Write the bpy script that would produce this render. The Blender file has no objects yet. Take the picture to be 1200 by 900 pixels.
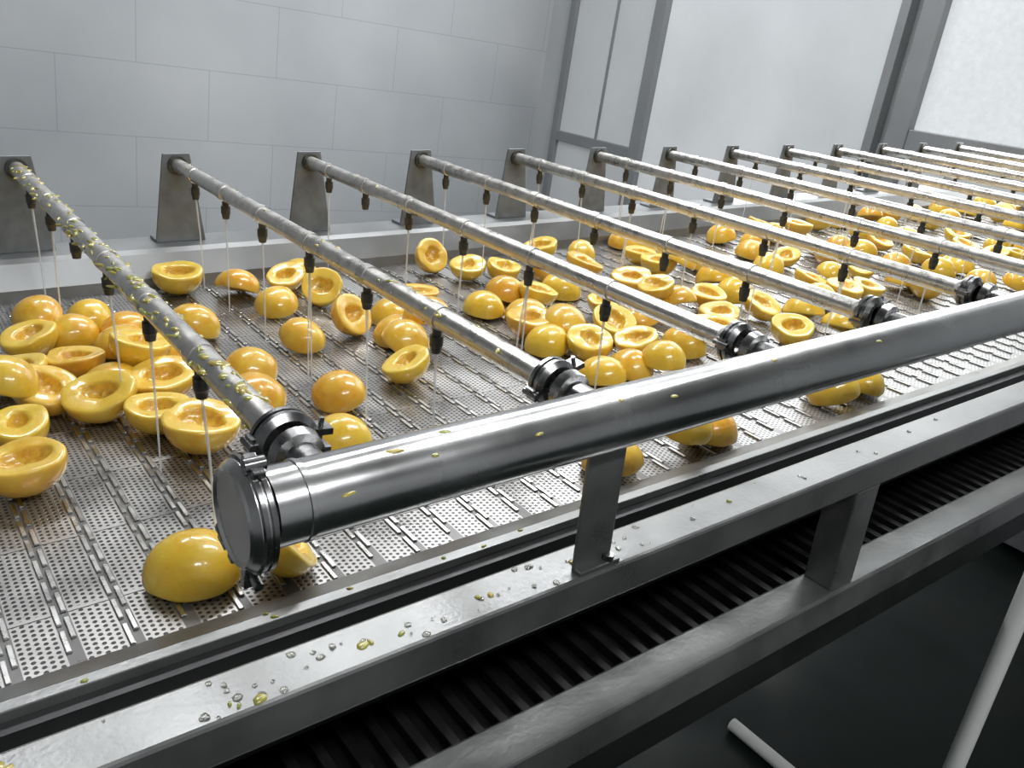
import bpy, math, random, bmesh
from mathutils import Matrix, Vector
random.seed(7)
H=1.40
th=math.radians(4.0)
c,s=math.cos(th),math.sin(th)
M=Matrix(((c,0,-s,0),(0,1,0,0),(s,0,c,0),(0,0,0,1)))
T=Matrix.Translation((0,0,H))@M
sc=bpy.context.scene
sc.view_settings.view_transform='Standard'
# ---------------------------------------------------------------- materials
def newmat(name):
    m=bpy.data.materials.new(name); m.use_nodes=True
    nt=m.node_tree; b=nt.nodes['Principled BSDF']
    return m,nt,b
class N:
    def __init__(self,nt): self.nt=nt
    def add(self,t,**kw):
        n=self.nt.nodes.new(t)
        for k,v in kw.items(): setattr(n,k,v)
        return n
    def math(self,op,a,b=None,c=None,clamp=False):
        n=self.nt.nodes.new('ShaderNodeMath'); n.operation=op; n.use_clamp=clamp
        for i,v in enumerate((a,b,c)):
            if v is None: continue
            if isinstance(v,(int,float)): n.inputs[i].default_value=v
            else: self.nt.links.new(v,n.inputs[i])
        return n.outputs[0]
    def mix(self,f,a,b):
        n=self.nt.nodes.new('ShaderNodeMix'); n.data_type='RGBA'
        for i,v in ((0,f),(6,a),(7,b)):
            if isinstance(v,(int,float)): n.inputs[i].default_value=v
            elif isinstance(v,tuple): n.inputs[i].default_value=(*v,1)
            else: self.nt.links.new(v,n.inputs[i])
        return n.outputs[2]
    def noise(self,scale,detail=3,vec=None,rough=.5):
        n=self.nt.nodes.new('ShaderNodeTexNoise'); n.inputs['Scale'].default_value=scale
        n.inputs['Detail'].default_value=detail; n.inputs['Roughness'].default_value=rough
        if vec is None:
            tc=self.nt.nodes.new('ShaderNodeTexCoord'); vec=tc.outputs['Object']
        self.nt.links.new(vec,n.inputs['Vector'])
        return n.outputs['Fac']
    def ramp(self,v,lo,hi,a=0.0,b=1.0):
        n=self.nt.nodes.new('ShaderNodeMapRange')
        self.nt.links.new(v,n.inputs[0])
        for i,x in zip((1,2,3,4),(lo,hi,a,b)): n.inputs[i].default_value=x
        return n.outputs[0]
    def bump(self,h,strength,dist):
        n=self.nt.nodes.new('ShaderNodeBump'); n.inputs['Strength'].default_value=strength; n.inputs['Distance'].default_value=dist
        self.nt.links.new(h,n.inputs['Height']); return n.outputs['Normal']
    def link(self,a,b): self.nt.links.new(a,b)

def metal(name,col,rough,var=.25,scale=30,met=1.0,bump=.0,rv=.12,bscale=200):
    m,nt,b=newmat(name); n=N(nt)
    f=n.noise(scale,4)
    fr=n.ramp(f,.3,.7)
    n.link(n.mix(fr,tuple(x*(1-var) for x in col),col),b.inputs['Base Color'])
    n.link(n.ramp(f,.3,.7,rough-rv/2,rough+rv/2),b.inputs['Roughness'])
    b.inputs['Metallic'].default_value=met
    if bump: n.link(n.bump(n.noise(bscale,2),bump,.001),b.inputs['Normal'])
    return m
M_pipe=metal('polished_stainless',(.66,.665,.66),.25,.18,14,bump=.15,bscale=60)
M_bar=metal('bar_stainless',(.80,.78,.74),.30,.25,60,met=.92,bump=.2,bscale=180)
M_frame=metal('frame_stainless',(.31,.315,.31),.36,.4,14,met=.75,bump=.25,rv=.2)
M_dark=metal('dark_stained_steel',(.04,.04,.04),.45,.5,25,met=.6)
M_clamp=metal('clamp_cast_steel',(.34,.34,.34),.26,.4,80)
M_brk=metal('bracket_steel',(.24,.26,.27),.5,.4,30,met=.25)
M_curb=metal('curb_stainless',(.36,.37,.37),.40,.3,8,met=.7)
M_hinge=metal('belt_link_steel',(.66,.66,.64),.28,.2,40)
M_alu=metal('grey_aluminium',(.27,.28,.285),.5,.15,5,met=.3)
M_black=metal('black_rubber',(.010,.010,.011),.4,.3,40,met=0)
M_nozzle=metal('nozzle_dark_steel',(.12,.12,.11),.35,.4,100,met=.7)
M_pvc=metal('white_pvc',(.85,.85,.83),.35,.08,10,met=0)

# belt
M_belt,nt,b=newmat('perforated_belt_steel'); n=N(nt)
tc=n.add('ShaderNodeTexCoord'); sp=n.add('ShaderNodeSeparateXYZ'); n.link(tc.outputs['Object'],sp.inputs[0])
PIT=.0405
q=.0056
u=n.math('FRACT',n.math('DIVIDE',n.math('ADD',sp.outputs[0],20*PIT),PIT))
xm=n.math('MULTIPLY',u,PIT)
ix=n.math('FLOOR',n.math('DIVIDE',xm,q))
fx=n.math('SUBTRACT',n.math('FRACT',n.math('DIVIDE',xm,q)),.5)
yo=n.math('ADD',n.math('DIVIDE',sp.outputs[1],q),n.math('MULTIPLY',ix,.5))
fy=n.math('SUBTRACT',n.math('FRACT',yo),.5)
d=n.math('SQRT',n.math('ADD',n.math('MULTIPLY',fx,fx),n.math('MULTIPLY',fy,fy)))
hole=n.ramp(d,.26,.34,1,0)
zone=n.math('LESS_THAN',xm,q*5)
ym=n.math('FRACT',n.math('DIVIDE',sp.outputs[1],.102))
mar=n.math('GREATER_THAN',ym,.05)
hole=n.math('MULTIPLY',n.math('MULTIPLY',hole,zone),mar)
seam=n.math('LESS_THAN',ym,.012)
slot=n.math('GREATER_THAN',xm,q*5+.001)
dark=n.math('MAXIMUM',n.math('MAXIMUM',hole,seam),n.math('MULTIPLY',slot,.65))
f=n.noise(9,5)
base=n.mix(n.ramp(f,.3,.7),(.30,.295,.285),(.52,.515,.50))
n.link(n.mix(dark,base,(.020,.020,.019)),b.inputs['Base Color'])
n.link(n.ramp(dark,0,1,.85,.0),b.inputs['Metallic'])
n.link(n.ramp(f,.35,.65,.22,.42),b.inputs['Roughness'])
n.link(n.bump(n.math('SUBTRACT',1.0,dark),.5,.001),b.inputs['Normal'])
b.inputs['Coat Weight'].default_value=.4; b.inputs['Coat Roughness'].default_value=.15

# peach
M_peach,nt,b=newmat('peach_flesh'); n=N(nt)
at=n.add('ShaderNodeAttribute'); at.attribute_name='pv'
sp=n.add('ShaderNodeSeparateColor'); n.link(at.outputs['Color'],sp.inputs[0])
rnd,cav,rim=sp.outputs[0],sp.outputs[1],sp.outputs[2]
f=n.noise(45,4)
col=n.mix(rnd,(.80,.52,.040),(.78,.38,.032))
col=n.mix(n.ramp(f,.42,.72,0,.7),col,(.84,.62,.075))
f3=n.noise(18,2)
col=n.mix(n.ramp(f3,.60,.78,0,.4),col,(.70,.27,.030))
col=n.mix(n.math('MULTIPLY',rim,.5),col,(.87,.66,.11))
f2=n.noise(160,4,rough=.7)
cc=n.mix(n.ramp(f2,.38,.62),(.62,.30,.03),(.86,.58,.07))
col=n.mix(n.math('MULTIPLY',cav,.75),col,cc)
n.link(col,b.inputs['Base Color'])
n.link(n.ramp(f,.3,.7,.22,.42),b.inputs['Roughness'])
b.inputs['Coat Weight'].default_value=.7; b.inputs['Coat Roughness'].default_value=.06
b.inputs['Subsurface Weight'].default_value=.15; b.inputs['Subsurface Radius'].default_value=(.012,.006,.001)
b.inputs['Subsurface Scale'].default_value=.6
hh=n.math('MULTIPLY',n.noise(130,3),n.math('ADD',n.math('MULTIPLY',cav,2.0),.6))
n.link(n.bump(hh,.4,.002),b.inputs['Normal'])

M_scrap,nt,b=newmat('peel_scrap'); n=N(nt)
n.link(n.mix(n.ramp(n.noise(40,2),.4,.6),(.46,.37,.08),(.30,.33,.07)),b.inputs['Base Color'])
b.inputs['Roughness'].default_value=.2; b.inputs['Coat Weight'].default_value=.8
M_water,nt,b=newmat('water_drop')
b.inputs['Base Color'].default_value=(.95,.95,.88,1); b.inputs['Roughness'].default_value=.03
b.inputs['Transmission Weight'].default_value=.95; b.inputs['IOR'].default_value=1.33
M_stream,nt,b=newmat('water_stream')
b.inputs['Base Color'].default_value=(.9,.92,.93,1); b.inputs['Roughness'].default_value=.1; b.inputs['Alpha'].default_value=.5

def brickwall(name,x0,z0,w,h):
    m,nt,b=newmat(name); n=N(nt)
    tc=n.add('ShaderNodeTexCoord'); sp=n.add('ShaderNodeSeparateXYZ'); n.link(tc.outputs['Object'],sp.inputs[0])
    zr=n.math('DIVIDE',n.math('SUBTRACT',sp.outputs[2],z0-20*h),h)
    row=n.math('FLOOR',zr); fz=n.math('FRACT',zr)
    off=n.math('MULTIPLY',n.math('MODULO',row,2.0),.5)
    fx=n.math('FRACT',n.math('ADD',n.math('DIVIDE',n.math('SUBTRACT',sp.outputs[0],x0-20*w),w),off))
    g=n.math('MAXIMUM',n.math('LESS_THAN',fz,.012),n.math('LESS_THAN',fx,.006))
    f=n.noise(1.0,4)
    base=n.mix(n.ramp(f,.3,.7),(.35,.37,.385),(.50,.515,.525))
    n.link(n.mix(n.math('MULTIPLY',g,.4),base,(.17,.18,.19)),b.inputs['Base Color'])
    b.inputs['Roughness'].default_value=.35
    return m
M_tile=brickwall('wall_tile',.783,H-.568,.627,.31)
M_plain=metal('grey_painted_wall',(.5,.51,.52),.5,.15,2,met=0)
M_ceil=metal('ceiling_panel',(.5,.5,.5),.6,.1,2,met=0)
M_white=metal('white_wall_panel',(.50,.52,.53),.4,.1,3,met=0)
M_floor,nt,b=newmat('wet_dark_floor'); n=N(nt)
f=n.noise(3,4)
n.link(n.mix(n.ramp(f,.3,.7),(.003,.007,.005),(.010,.017,.014)),b.inputs['Base Color'])
n.link(n.ramp(f,.3,.7,.3,.6),b.inputs['Roughness'])
b.inputs['Specular IOR Level'].default_value=.2
def glass(name,lo,hi,strength,scale):
    m,nt,b=newmat(name); n=N(nt)
    f=n.noise(scale,6,rough=.7); f2=n.noise(1.1,2)
    v=n.math('MULTIPLY',n.ramp(f,.35,.7,.82,1.0),n.ramp(f2,.3,.7,lo,hi))
    b.inputs['Base Color'].default_value=(.33,.35,.36,1); b.inputs['Roughness'].default_value=.25
    b.inputs['Emission Color'].default_value=(.95,.98,1,1)
    n.link(n.math('MULTIPLY',v,strength),b.inputs['Emission Strength'])  # pane emission stands in for daylight coming through the glass
    return m
M_g1=glass('misted_glass_dim',.7,1.0,.20,3)
M_g2=glass('frosted_panel',.55,1.1,.34,1.5)
M_g3=glass('wet_daylight_glass',.8,1.05,.56,40)
M_lamp,nt,b=newmat('fluorescent_diffuser')
b.inputs['Emission Color'].default_value=(.97,.98,1,1); b.inputs['Emission Strength'].default_value=6

# ---------------------------------------------------------------- mesh builder
class MB:
    def __init__(self): self.v=[];self.f=[];self.m=[];self.s=[];self.mats=[]
    def mi(self,mat):
        if mat not in self.mats: self.mats.append(mat)
        return self.mats.index(mat)
    def addf(self,faces,mat,smooth=False):
        k=self.mi(mat)
        for f in faces: self.f.append(f); self.m.append(k); self.s.append(smooth)
    def box(self,x0,x1,y0,y1,z0,z1,mat):
        o=len(self.v)
        self.v+=[(x,y,z) for z in (z0,z1) for y in (y0,y1) for x in (x0,x1)]
        self.addf([tuple(o+i for i in q) for q in ((0,2,3,1),(4,5,7,6),(0,1,5,4),(2,6,7,3),(0,4,6,2),(1,3,7,5))],mat)
    def obox(self,cen,ax,ay,az,mat):
        o=len(self.v); cen=Vector(cen)
        for k in (-1,1):
            for j in (-1,1):
                for i in (-1,1):
                    self.v.append(tuple(cen+Vector(ax)*i+Vector(ay)*j+Vector(az)*k))
        self.addf([tuple(o+i for i in q) for q in ((0,2,3,1),(4,5,7,6),(0,1,5,4),(2,6,7,3),(0,4,6,2),(1,3,7,5))],mat)
    def rev(self,org,axis,prof,mat,seg=24,smooth=True):
        org=Vector(org); ax=Vector(axis).normalized()
        t=Vector((0,0,1)) if abs(ax.z)<.9 else Vector((1,0,0))
        e1=ax.cross(t).normalized(); e2=ax.cross(e1)
        def ring(p):
            o=len(self.v)
            for k in range(seg):
                a=2*math.pi*k/seg
                self.v.append(tuple(org+ax*p[0]+(e1*math.cos(a)+e2*math.sin(a))*p[1]))
            return o
        for p,r in zip(prof,prof[1:]):
            o1=ring(p);o2=ring(r)
            self.addf([(o1+k,o2+k,o2+(k+1)%seg,o1+(k+1)%seg) for k in range(seg)],mat,smooth)
    def cyl(self,p0,p1,r,mat,seg=16,r2=None):
        p0=Vector(p0);p1=Vector(p1);L=(p1-p0).length
        r2=r if r2 is None else r2
        self.rev(p0,p1-p0,[(0,1e-5),(0,r),(L,r2),(L,1e-5)],mat,seg)
    def prism(self,poly,axis,a0,a1,mat):
        o=len(self.v);nn=len(poly)
        for a in (a0,a1):
            for p in poly:
                if axis=='x': self.v.append((a,p[0],p[1]))
                elif axis=='y': self.v.append((p[0],a,p[1]))
                else: self.v.append((p[0],p[1],a))
        fs=[tuple(o+i for i in range(nn)),tuple(o+nn+i for i in reversed(range(nn)))]
        fs+=[(o+i,o+nn+i,o+nn+(i+1)%nn,o+(i+1)%nn) for i in range(nn)]
        self.addf(fs,mat)
    def obj(self,name,parent=None,conv=True,bevel=0):
        me=bpy.data.meshes.new(name); me.from_pydata(self.v,[],self.f)
        for m in self.mats: me.materials.append(m)
        me.polygons.foreach_set('material_index',self.m); me.polygons.foreach_set('use_smooth',self.s)
        bm=bmesh.new(); bm.from_mesh(me); bmesh.ops.recalc_face_normals(bm,faces=bm.faces); bm.to_mesh(me); bm.free()
        me.update()
        ob=bpy.data.objects.new(name,me); sc.collection.objects.link(ob)
        if parent: ob.parent=parent
        elif conv: ob.matrix_world=T
        if bevel:
            md=ob.modifiers.new('bev','BEVEL'); md.width=bevel; md.segments=2; md.limit_method='ANGLE'; md.angle_limit=math.radians(50)
        return ob
def empty(name):
    e=bpy.data.objects.new(name,None); sc.collection.objects.link(e); e.matrix_world=T
    return e

# ---------------------------------------------------------------- conveyor
BZ=-.45; X0=-.5; X1=3.08
YN,YF=.546,1.372
conv=empty('wash_conveyor')
mb=MB(); mb.box(X0,X1,YN,YF,BZ-.006,BZ,M_belt); mb.obj('belt_perforated',conv)
mb=MB()
for k in range(int(X0/PIT)-1,int(X1/PIT)+1):
    xs=k*PIT+q*5
    if xs<X0 or xs>X1-.02: continue
    y=YN+.004+(k%2)*.013
    while y<YF-.03:
        L=.026
        mb.box(xs+.0012,xs+.0052,y,y+L,BZ,BZ+.0022,M_hinge)
        y2=y+.016
        if y2+L<YF: mb.box(xs+.0075,xs+.0115,y2,y2+L,BZ,BZ+.0022,M_hinge)
        y+=.034
mb.obj('belt_hinge_links',conv,bevel=.0006)
mb=MB()
mb.prism([(.546,BZ-.02),(.546,BZ+.004),(.522,BZ+.012),(.512,BZ+.012),(.512,BZ-.02)],'x',X0,X1,M_frame)
mb.obj('belt_side_strip',conv,bevel=.001)
mb=MB()
mb.box(X0,X1,.500,.512,BZ-.10,BZ+.004,M_black)
for k in range(0,56):
    x=X0+.03+k*.064
    mb.cyl((x,.490,BZ-.035),(x,.500,BZ-.035),.010,M_dark,12)
mb.obj('drive_chain_guide',conv)
mb=MB(); mb.box(X0,X1,.396,.438,-.434,-.400,M_frame); mb.obj('upper_side_rail',conv,bevel=.003)
mb=MB(); mb.box(X0,X1,.393,.437,-.606,-.563,M_frame); mb.obj('lower_side_rail',conv,bevel=.003)
mb=MB(); mb.box(X0,X1,.400,.434,-.655,-.607,M_dark); mb.obj('lower_rail_channel',conv,bevel=.002)
mb=MB()
for x in (-.28,.83,2.2):
    mb.box(x-.022,x+.022,.398,.434,-.563,-.434,M_frame)
mb.obj('rail_posts',conv,bevel=.002)
mb=MB()
mb.prism([(1.372,BZ-.05),(1.372,BZ+.018),(1.392,BZ+.052),(1.40,BZ+.058),(1.475,BZ+.058),(1.475,BZ-.16),(1.465,BZ-.16),(1.465,BZ-.05)],'x',X0,X1,M_curb)
mb.obj('far_curb',conv,bevel=.003)
mb=MB(); mb.box(X0,X1,1.40,1.46,-.66,-.61,M_frame); mb.obj('far_lower_rail',conv,bevel=.003)
mb=MB(); mb.box(X0,X1,.44,1.40,-.615,-.605,M_black)
x=X0+.01
while x<X1-.02:
    mb.box(x,x+.010,.445,1.395,-.606,-.592,M_dark); x+=.026
mb.obj('return_belt',conv,bevel=.001)
mb=MB()
for x in (-.30,2.3):
    zf=-(H + x*s)/c
    for (ya,yb) in ((.398,.434),(1.42,1.456)):
        mb.box(x-.02,x+.02,ya,yb,zf+.003,-.60,M_frame)
    mb.box(x-.015,x+.015,.434,1.42,-.95,-.92,M_frame)
mb.obj('floor_legs',conv,bevel=.002)
mb=MB(); mb.box(X1,X1+.01,.40,1.46,-.66,-.40,M_frame); mb.obj('end_plate',conv)
SP=.2265; NB=13
BXS=[.2+SP*i for i in range(NB)]
BRY=1.43; BRZ=-.268
for i,x in enumerate(BXS):
    mb=MB()
    mb.prism([(x-.040,BZ+.058),(x+.040,BZ+.058),(x+.023,-.262),(x+.021,-.250),(x-.021,-.250),(x-.023,-.262)],'y',BRY,BRY+.005,M_brk)
    mb.box(x-.040,x+.040,BRY+.005,BRY+.035,BZ+.058,BZ+.063,M_brk)
    mb.cyl((x,BRY-.006,BRZ),(x,BRY,BRZ),.015,M_nozzle,16)
    mb.obj('spray_bar_bracket_%d'%(i+1),conv,bevel=.0012)

# ---------------------------------------------------------------- clamps
def clamp(mb,o,ax,R,w,mat,side,wing=True):
    o=Vector(o);ax=Vector(ax).normalized();side=Vector(side).normalized()
    third=ax.cross(side)
    h=w/2
    mb.rev(o,ax,[(-h,R*.55),(-h,R*.80),(-h*.55,R),(-h*.15,R),(-h*.12,R*.9),(h*.12,R*.9),(h*.15,R),(h*.55,R),(h,R*.80),(h,R*.55)],mat,32)
    L=o+side*(R*1.12)
    for sg in (-1,1):
        mb.obox(L+third*sg*R*.30,ax*h*.8,side*R*.26,third*R*.10,mat)
    mb.cyl(L-third*R*.65,L+third*R*.75,R*.09,mat,10)
    if wing:
        P=L+third*R*.75
        mb.cyl(P-third*R*.12,P+third*R*.14,R*.2,mat,12)
        for sg in (-1,1):
            mb.obox(P+side*sg*R*.30+third*R*.16,ax*R*.07,side*R*.2,third*R*.17,mat)
    L2=o-side*R*1.05
    mb.cyl(L2-ax*h*.9,L2+ax*h*.9,R*.13,mat,10)
    mb.obox(L2+side*R*.08,ax*h*.6,side*R*.12,third*R*.25,mat)

man=empty('spray_manifold')
MY,MZ,MR=.406,-.268,.0238
mb=MB()
mb.rev((.158,MY,MZ),(1,0,0),[(0,.0001),(0,MR),(.018,MR),(.0185,MR+.0010),(.0215,MR+.0010),(.022,MR),(2.92,MR),(2.92,.0001)],M_pipe,64)
mb.obj('manifold_pipe',man)
mb=MB()
mb.rev((.140,MY,MZ),(1,0,0),[(0,.0001),(0,.026),(-.0015,.0285),(0,.030),(.004,.0325),(.012,.0325),(.013,.027)],M_pipe,64)
mb.obj('end_cap_disc',man)
mb=MB()
clamp(mb,(.149,MY,MZ),(1,0,0),.0345,.013,M_clamp,(0,.25,-.97))
mb.obj('end_cap_clamp',man,bevel=.0008)
mb=MB()
for x in (.427,1.62,2.75):
    mb.box(x-.019,x+.019,.405,.409,-.399,-.288,M_frame)
    mb.prism([(x-.019,.398),(x+.024,.398),(x+.024,.409),(x-.019,.409)],'z',-.400,-.396,M_frame)
    mb.cyl((x+.014,.402,-.396),(x+.014,.402,-.391),.005,M_clamp,6)
mb.obj('manifold_support',man,bevel=.0008)

BR=.0108
NOZ=[.65,.79,.935,1.08,1.215,1.345]
for i,x in enumerate(BXS):
    mb=MB()
    rr=BR
    mb.rev((x,.43,BRZ),(0,1,0),[(-.006,.012),(.02,.012),(.0215,.017),(.03,.0185)],M_clamp,24)
    clamp(mb,(x,.478,BRZ),(0,1,0),.0225 if i==0 else .021,.018,M_clamp,(.9,0,.25 if i%2 else -.1))
    mb.rev((x,.478,BRZ),(0,1,0),[(.005,.018),(.013,.0125),(.016,rr),(BRY-.478-.004,rr)],M_bar,28)
    for j,y in enumerate(NOZ):
        yy=y+((i*37%5)-2)*.004
        mb.rev((x,yy,BRZ-rr+.002),(0,0,-1),[(0,.0048),(.010,.0048),(.010,.0066),(.020,.0066),(.022,.0058),(.028,.0048),(.028,.0005)],M_nozzle,12)
        mb.rev((x,yy-.008,BRZ),(0,1,0),[(0,rr),(.0005,rr+.0012),(.0155,rr+.0012),(.016,rr)],M_bar,24)
    mb.obj('spray_bar',None)

# ---------------------------------------------------------------- peaches (positions on the belt)
A1='86,807,u 97,897,u 252,816,u 227,877,u 181,931,u 136,974,u 118,1050,u 149,1140,u 183,1058,U 210,989,d 249,1019,u 253,956,U 248,1097,d 201,1160,d 236,1225,d 266,1157,d 388,1337,u 349,1135,d 298,1044,d 364,968,d 341,894,d 174,605,d 242,562,s 465,1286,d 547,1291,u 492,1194,d 571,1205,s 467,1049,d 553,1067,s 430,860,d 536,885,u 578,960,D 602,1016,d 712,1148,u 629,1090,d 832,1302,s 873,1242,u 787,1068,d 789,951,u 898,1069,u 924,1202,u 865,1116,d 834,1014,D 384,762,d 817,846,u'
A2='4n55d5350u4z4mu4a49d4n4bd4t45d655ad665xu5y5du5f51d5g5hu6j73d646ku664ru6v4tu725bd5f4hd5l4bu4c34d422yd5q34d6531d3g37d0y6od0k5gd5k6ju5f64d3a7kd4c4zd3i5id6i47u7745d6k58u6178u492pd4i2odak73u9t6yd8t6id8v61u8c5vd9176d775pdb978uaf6bdag60d8a59u8q5ad8a4uu7t4tD754jd9b5bua55cdax5iuac4wdb251dc16bddd6ouea6uddo65dc653ucg4xuc95judu5td9h4ud9e4juar4kd6z6bu736qu7263d7l71d7h7hdbk6pdcj6wdb349dbv7addw79df766db264u8n4su7n6dd'
pts=[]
def clampy(y): return min(1.332,max(.582,y))
for e in A1.split():
    a,b_,t=e.split(','); pts.append((int(a)/1000,clampy(int(b_)/1000) if a!='242' else .576,t))
for k in range(0,len(A2)-4,5):
    e=A2[k:k+5]; x=int(e[0:2],36)/200; y=int(e[2:4],36)/200
    if y<.52 and x>.7: continue
    if x<3.03: pts.append((x,clampy(y),e[4]))
RX,RY=random.Random(11),random.Random(5)
def near(x,y,dm):
    return any((x-p[0])**2+(y-p[1])**2<dm*dm for p in pts)
for tries in range(5000):
    x=RX.uniform(1.6,3.03); y=RX.uniform(.74,1.335)
    cl=.5+.5*math.sin(x*7.1+y*5)*math.sin(y*9-x*3)
    dens=min(1,max(0.01,(y-.82)/.3))*(.12+.88*cl*cl)*(.30 if x<2.2 else .6)
    if RX.random()>dens*.22: continue
    if near(x,y,.070): continue
    pts.append((x,y,RX.choice('uudddds')))
V=[];F=[];C=[]
def profile(hi):
    P=[]
    nd=9 if hi else 6
    for k in range(nd+1):
        a=(k/nd)*math.pi/2
        P.append((math.sin(a),-.90*math.cos(a),0,0))
    P+=[(1.0,.07,0,.2),(.992,.115,0,.6),(.965,.15,0,1),(.91,.165,0,1),(.78,.160,0,.9),(.64,.148,.02,.8),(.57,.13,.2,.6),(.525,.07,.7,.2),(.48,-.06,1,0),(.38,-.20,1,0),(.22,-.29,1,0),(.07,-.31,1,0)]
    return P
placed=[]
for (px,py,t) in pts:
    hi=px<1.1
    P=profile(hi); ns=40 if hi else 22
    R=RY.uniform(.0310,.0370)
    sx,sy,sz=RY.uniform(1.0,1.10),RY.uniform(.93,1.0),RY.uniform(.85,1.05)
    grv=RY.uniform(.03,.09); hue=RY.random()**1.6; cd=RY.uniform(.55,1.0); ph1,ph2,ph3=RY.uniform(0,6),RY.uniform(0,6),RY.uniform(0,6)
    cs_=RY.uniform(.72,1.0); offx=RY.uniform(-.06,.06)
    vs=[];cs=[]
    for (r,z,cv,rm) in P:
        for k in range(ns):
            a=2*math.pi*k/ns
            rr=r; ox=0
            if cv>.01:
                w1=1 if cv>.15 else .5
                rr*=(1+w1*(.17*math.cos(2*a)+.05*math.sin(3*a+ph3)+.035*math.sin(5*a+ph1)+.02*math.sin(9*a+ph2)))*(cs_ if cv>.15 else (1+cs_)/2)
                ox=offx*w1
            else:
                dd=min(a,2*math.pi-a); rr*=1-grv*math.exp(-(dd/.22)**2)*min(1,r*1.3)
                rr*=1+.03*math.sin(2*a+ph1)+.02*math.sin(3*a+ph2+2*z)+.008*math.sin(7*a+ph3+3*z)
            zz=z*(cd if cv>.3 and z<0 else 1)
            if rm>.1 or cv>0: zz+=.04*math.sin(2*a+ph2)*r+.012*math.sin(5*a+ph3)
            if cv>.6: zz+=.03*math.sin(4*a+ph1+r*9)
            vs.append(Vector(((rr*math.cos(a)+ox)*R*sx,rr*math.sin(a)*R*sy,zz*R*sz)))
            cs.append((hue,cv,rm,1))
    tl=t.lower()
    yaw=Matrix.Rotation(RY.uniform(0,6.28),3,'Z')
    if tl=='u':
        tilt=math.radians(RY.uniform(3,24)); dirn=RY.gauss(-1.9,.9)
    elif tl=='s':
        tilt=math.radians(RY.uniform(35,58)); dirn=RY.gauss(-1.9,.5)
    else:
        tilt=math.radians(RY.uniform(152,180)); dirn=RY.uniform(0,6.28)
    axr=Vector((-math.sin(dirn),math.cos(dirn),0))
    Rm=Matrix.Rotation(tilt,3,axr)@yaw
    vs=[Rm@v for v in vs]
    mz=min(v.z for v in vs)
    lift=0.0
    for (qx,qy,ql) in placed:
        dd=math.hypot(px-qx,py-qy)
        if dd<.052 and ql<.01: lift=max(lift,.026*(1-(dd/.075)**2)+.004)
    placed.append((px,py,lift))
    o=len(V)
    for v,cc_ in zip(vs,cs):
        V.append((v.x+px,v.y+py,v.z-mz+BZ+.0020+lift)); C.append(cc_)
    nr=len(P)
    for j in range(nr-1):
        for k in range(ns):
            F.append((o+j*ns+k,o+j*ns+(k+1)%ns,o+(j+1)*ns+(k+1)%ns,o+(j+1)*ns+k))
    F.append(tuple(o+(nr-1)*ns+k for k in range(ns)))
me=bpy.data.meshes.new('peach_halves'); me.from_pydata(V,[],F); me.materials.append(M_peach)
ca=me.color_attributes.new('pv','FLOAT_COLOR','POINT')
ca.data.foreach_set('color',[x for q_ in C for x in q_])
me.polygons.foreach_set('use_smooth',[True]*len(F)); me.update()
ob=bpy.data.objects.new('peach_halves',me); sc.collection.objects.link(ob); ob.matrix_world=T

# ---------------------------------------------------------------- scraps & droplets
def blob(V_,F_,cen,a,b_,h,ang,rs,seg=9):
    o=len(V_)
    wv=[1+rs.uniform(-.15,.15) for k in range(seg)]
    for (rr,zz) in ((1,0),(.88,.6),(.5,.92)):
        for k in range(seg):
            t_=2*math.pi*k/seg
            x=math.cos(t_)*a*rr*wv[k];y=math.sin(t_)*b_*rr*wv[k]
            V_.append((cen[0]+x*math.cos(ang)-y*math.sin(ang),cen[1]+x*math.sin(ang)+y*math.cos(ang),cen[2]+zz*h))
    V_.append((cen[0],cen[1],cen[2]+h)); top=len(V_)-1
    for j in range(2):
        for k in range(seg): F_.append((o+j*seg+k,o+j*seg+(k+1)%seg,o+(j+1)*seg+(k+1)%seg,o+(j+1)*seg+k))
    for k in range(seg): F_.append((o+2*seg+k,o+2*seg+(k+1)%seg,top))
rs=random.Random(3)
V2=[];F2=[];V3=[];F3=[]
for (cx,cy,nn) in ((.240,.415,3),(.135,.408,3),(.43,.425,2),(.33,.42,2),(.03,.42,4),(.62,.42,1)):
    for k in range(nn):
        a=rs.uniform(.002,.0050)
        blob(V2,F2,(cx+rs.gauss(0,.008),min(.433,max(.402,cy+rs.gauss(0,.005))),-.400),a,a*rs.uniform(.5,.9),.0018,rs.uniform(0,3),rs,12)
for k in range(60):
    x=rs.choice((rs.gauss(.14,.02),rs.gauss(.25,.05),rs.gauss(.37,.06),rs.gauss(.45,.05),rs.uniform(0,1.3)))
    a=rs.uniform(.0010,.0036)
    blob(V3,F3,(x,rs.uniform(.400,.434),-.400),a,a*rs.uniform(.8,1),.0014,rs.uniform(0,3),rs,12)
for k in range(10):
    a=rs.uniform(.002,.004)
    blob(V2,F2,(rs.uniform(.0,.6),rs.uniform(.514,.524),BZ+.0115),a,a*rs.uniform(.4,.7),.002,rs.uniform(-.4,.4),rs)
for bi,(cnt) in enumerate((170,22,3)):
    x=BXS[bi]
    for k in range(cnt):
        y=rs.uniform(.52,1.40); a=rs.gauss(-.3,1.0)
        blob(V2,F2,(x+math.sin(a)*BR*.95,y,BRZ+math.cos(a)*BR*.95-.0005),rs.uniform(.0012,.0042),rs.uniform(.002,.011),.0020,rs.uniform(-.9,.9),rs)
for (x,a,w_) in ((.235,-.35,.008),(.20,-1.15,.006),(.275,-.1,.005),(.34,-.9,.004),(.42,-.5,.003),(.47,-.8,.004),(.60,-.4,.004),(.75,-.7,.005),(.26,-.75,.003)):
    blob(V2,F2,(x,MY+math.sin(a)*(MR-.0008),MZ+math.cos(a)*(MR-.0008)),w_,.0022,.0014,rs.uniform(-.4,.4),rs,12)
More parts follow.
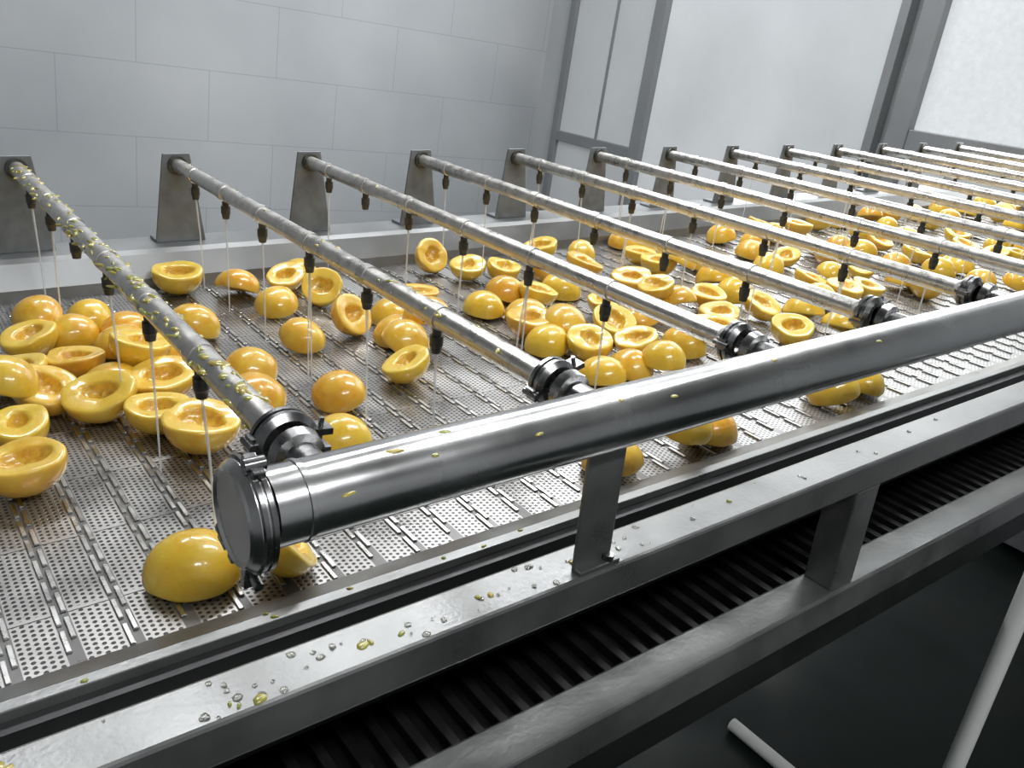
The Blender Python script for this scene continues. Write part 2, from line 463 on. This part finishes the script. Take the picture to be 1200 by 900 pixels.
for nm,vv,ff,mt in (('peach_peel_scraps',V2,F2,M_scrap),('water_droplets',V3,F3,M_water)):
    me=bpy.data.meshes.new(nm); me.from_pydata(vv,[],ff); me.materials.append(mt)
    me.polygons.foreach_set('use_smooth',[True]*len(ff)); me.update()
    ob=bpy.data.objects.new(nm,me); sc.collection.objects.link(ob); ob.parent=conv
mb=MB()
for i in range(9):
    for j,y in enumerate(NOZ):
        yy=y+((i*37%5)-2)*.004
        if rs.random()<.12: continue
        for k in range(rs.choice((1,1,2))):
            x=BXS[i]; dx=rs.gauss(0,.003); dy=rs.gauss(0,.004)+(.006 if k else 0)
            p=[Vector((x,yy,BRZ-.036)),Vector((x+dx*.6,yy+dy*.6,-.36)),Vector((x+dx,yy+dy,BZ+.004))]
            mb.cyl(p[0],p[1],.0016,M_stream,8,.0012); mb.cyl(p[1],p[2],.0012,M_stream,8,.0009)
            for _ in range(4):
                qx,qy=p[2].x+rs.gauss(0,.010),p[2].y+rs.gauss(0,.010)
                r_=rs.uniform(.0007,.0014)
                mb.cyl((qx,qy,BZ+.002),(qx,qy,BZ+.002+r_),r_,M_stream,6,r_*.5)
mb.obj('water_streams',man)

mb=MB()
mb.cyl((1.155,.30,.012),(1.155,.30,H-.35),.0125,M_pvc,20)
mb.rev((1.155,.30,.0),(0,0,1),[(0,.02),(.05,.02),(.05,.0125)],M_pvc,20)
mb.obj('pvc_drain_pipe',conv=False)
mb=MB()
mb.cyl((1.56,.86,.016),(1.56,-.9,.016),.0155,M_pvc,20)
mb.obj('pvc_floor_pipe',conv=False)

# ---------------------------------------------------------------- room
RX0,RX1,RY0,RY1,CZ=-3.0,3.29,-2.5,4.1,3.1
def room(name,a,mat):
    mb=MB(); mb.box(*a,mat); return mb.obj(name,conv=False)
room('floor',(RX0-.1,RX1+.1,RY0-.1,RY1+.1,-.1,0),M_floor)
room('ceiling',(RX0-.1,RX1+.1,RY0-.1,RY1+.1,CZ,CZ+.1),M_ceil)
room('wall_back',(RX0-.1,RX1+.1,RY1,RY1+.1,0,CZ),M_tile)
room('wall_left',(RX0-.1,RX0,RY0,RY1,0,CZ),M_plain)
room('wall_front',(RX0-.1,RX1+.1,RY0-.1,RY0,0,CZ),M_plain)
room('wall_right',(RX1+.03,RX1+.1,RY0,RY1,0,CZ),M_white)
def frame(name,parts,glassparts):
    mb=MB()
    for (y0,y1,z0,z1,d_) in parts: mb.box(RX1-d_,RX1+.029,y0,y1,z0,z1,M_alu)
    for (y0,y1,z0,z1,m_) in glassparts: mb.box(RX1+.004,RX1+.012,y0,y1,z0,z1,m_)
    return mb.obj(name,conv=False,bevel=.003)
zt=CZ-.02
frame('window_1',[(3.845,3.89,.02,zt,.02),(3.175,3.25,.02,zt,.03),(3.25,3.845,H-.40,H-.345,.015),(3.25,3.845,.02,.10,.015),(3.25,3.845,zt-.06,zt,.015),(3.53,3.545,H-.345,zt-.06,.005)],
      [(3.25,3.845,H-.345,zt-.06,M_g1),(3.25,3.845,.10,H-.40,M_g1)])
frame('window_2',[(1.935,1.975,.02,zt,.03),(1.975,3.175,.02,.10,.015),(1.975,3.175,zt-.06,zt,.015)],[(1.975,3.175,.10,zt-.06,M_g2)])
frame('door_1',[(1.80,1.885,.02,zt,.035),(.62,.70,.02,zt,.035),(.70,1.80,H-.135,H-.035,.03),(.70,1.80,.02,.14,.03),(.70,1.80,zt-.1,zt,.03)],
      [(.70,1.80,H-.035,zt-.1,M_g3),(.70,1.80,.14,H-.135,M_g2)])

# ---------------------------------------------------------------- lights
def fixture(x,y,w,l,e):
    mb=MB(); mb.box(x-w/2-.02,x+w/2+.02,y-l/2-.02,y+l/2+.02,CZ-.04,CZ,M_ceil); mb.box(x-w/2,x+w/2,y-l/2,y+l/2,CZ-.055,CZ-.04,M_lamp)
    mb.obj('ceiling_light',conv=False)
    L=bpy.data.lights.new('fluorescent_lamp','AREA'); L.shape='RECTANGLE'; L.size=w; L.size_y=l; L.energy=e; L.color=(.97,.98,1)
    o=bpy.data.objects.new('fluorescent_lamp',L); sc.collection.objects.link(o); o.location=(x,y,CZ-.07)
fixture(.6,2.3,1.4,.3,26)
fixture(2.2,2.6,1.4,.3,26)
fixture(1.6,.9,1.4,.3,23)
fixture(.2,-1.1,1.4,.3,34)  # added unseen fixture behind the camera, brightens front faces of pipe and rails
L=bpy.data.lights.new('daylight_from_windows','AREA'); L.shape='RECTANGLE'; L.size=2.4; L.size_y=1.5; L.energy=36; L.color=(.95,.98,1)
o=bpy.data.objects.new('daylight_from_windows',L); sc.collection.objects.link(o); o.location=(RX1-.06,1.9,2.2); o.rotation_euler=(0,math.radians(90),0)
w=bpy.data.worlds.new('World'); sc.world=w; w.use_nodes=True
w.node_tree.nodes['Background'].inputs[0].default_value=(.6,.65,.7,1); w.node_tree.nodes['Background'].inputs[1].default_value=.3

cam=bpy.data.cameras.new('camera'); co=bpy.data.objects.new('camera',cam); sc.collection.objects.link(co)
cam.sensor_width=36; cam.lens=30.36; cam.clip_start=.02
r=Vector((.7989,-.5946,.0904)).normalized(); up=Vector((.1683,.3653,.9155))
bk=r.cross(up).normalized(); up=bk.cross(r).normalized()
co.matrix_world=T@Matrix((r,up,bk)).transposed().to_4x4()
sc.camera=co
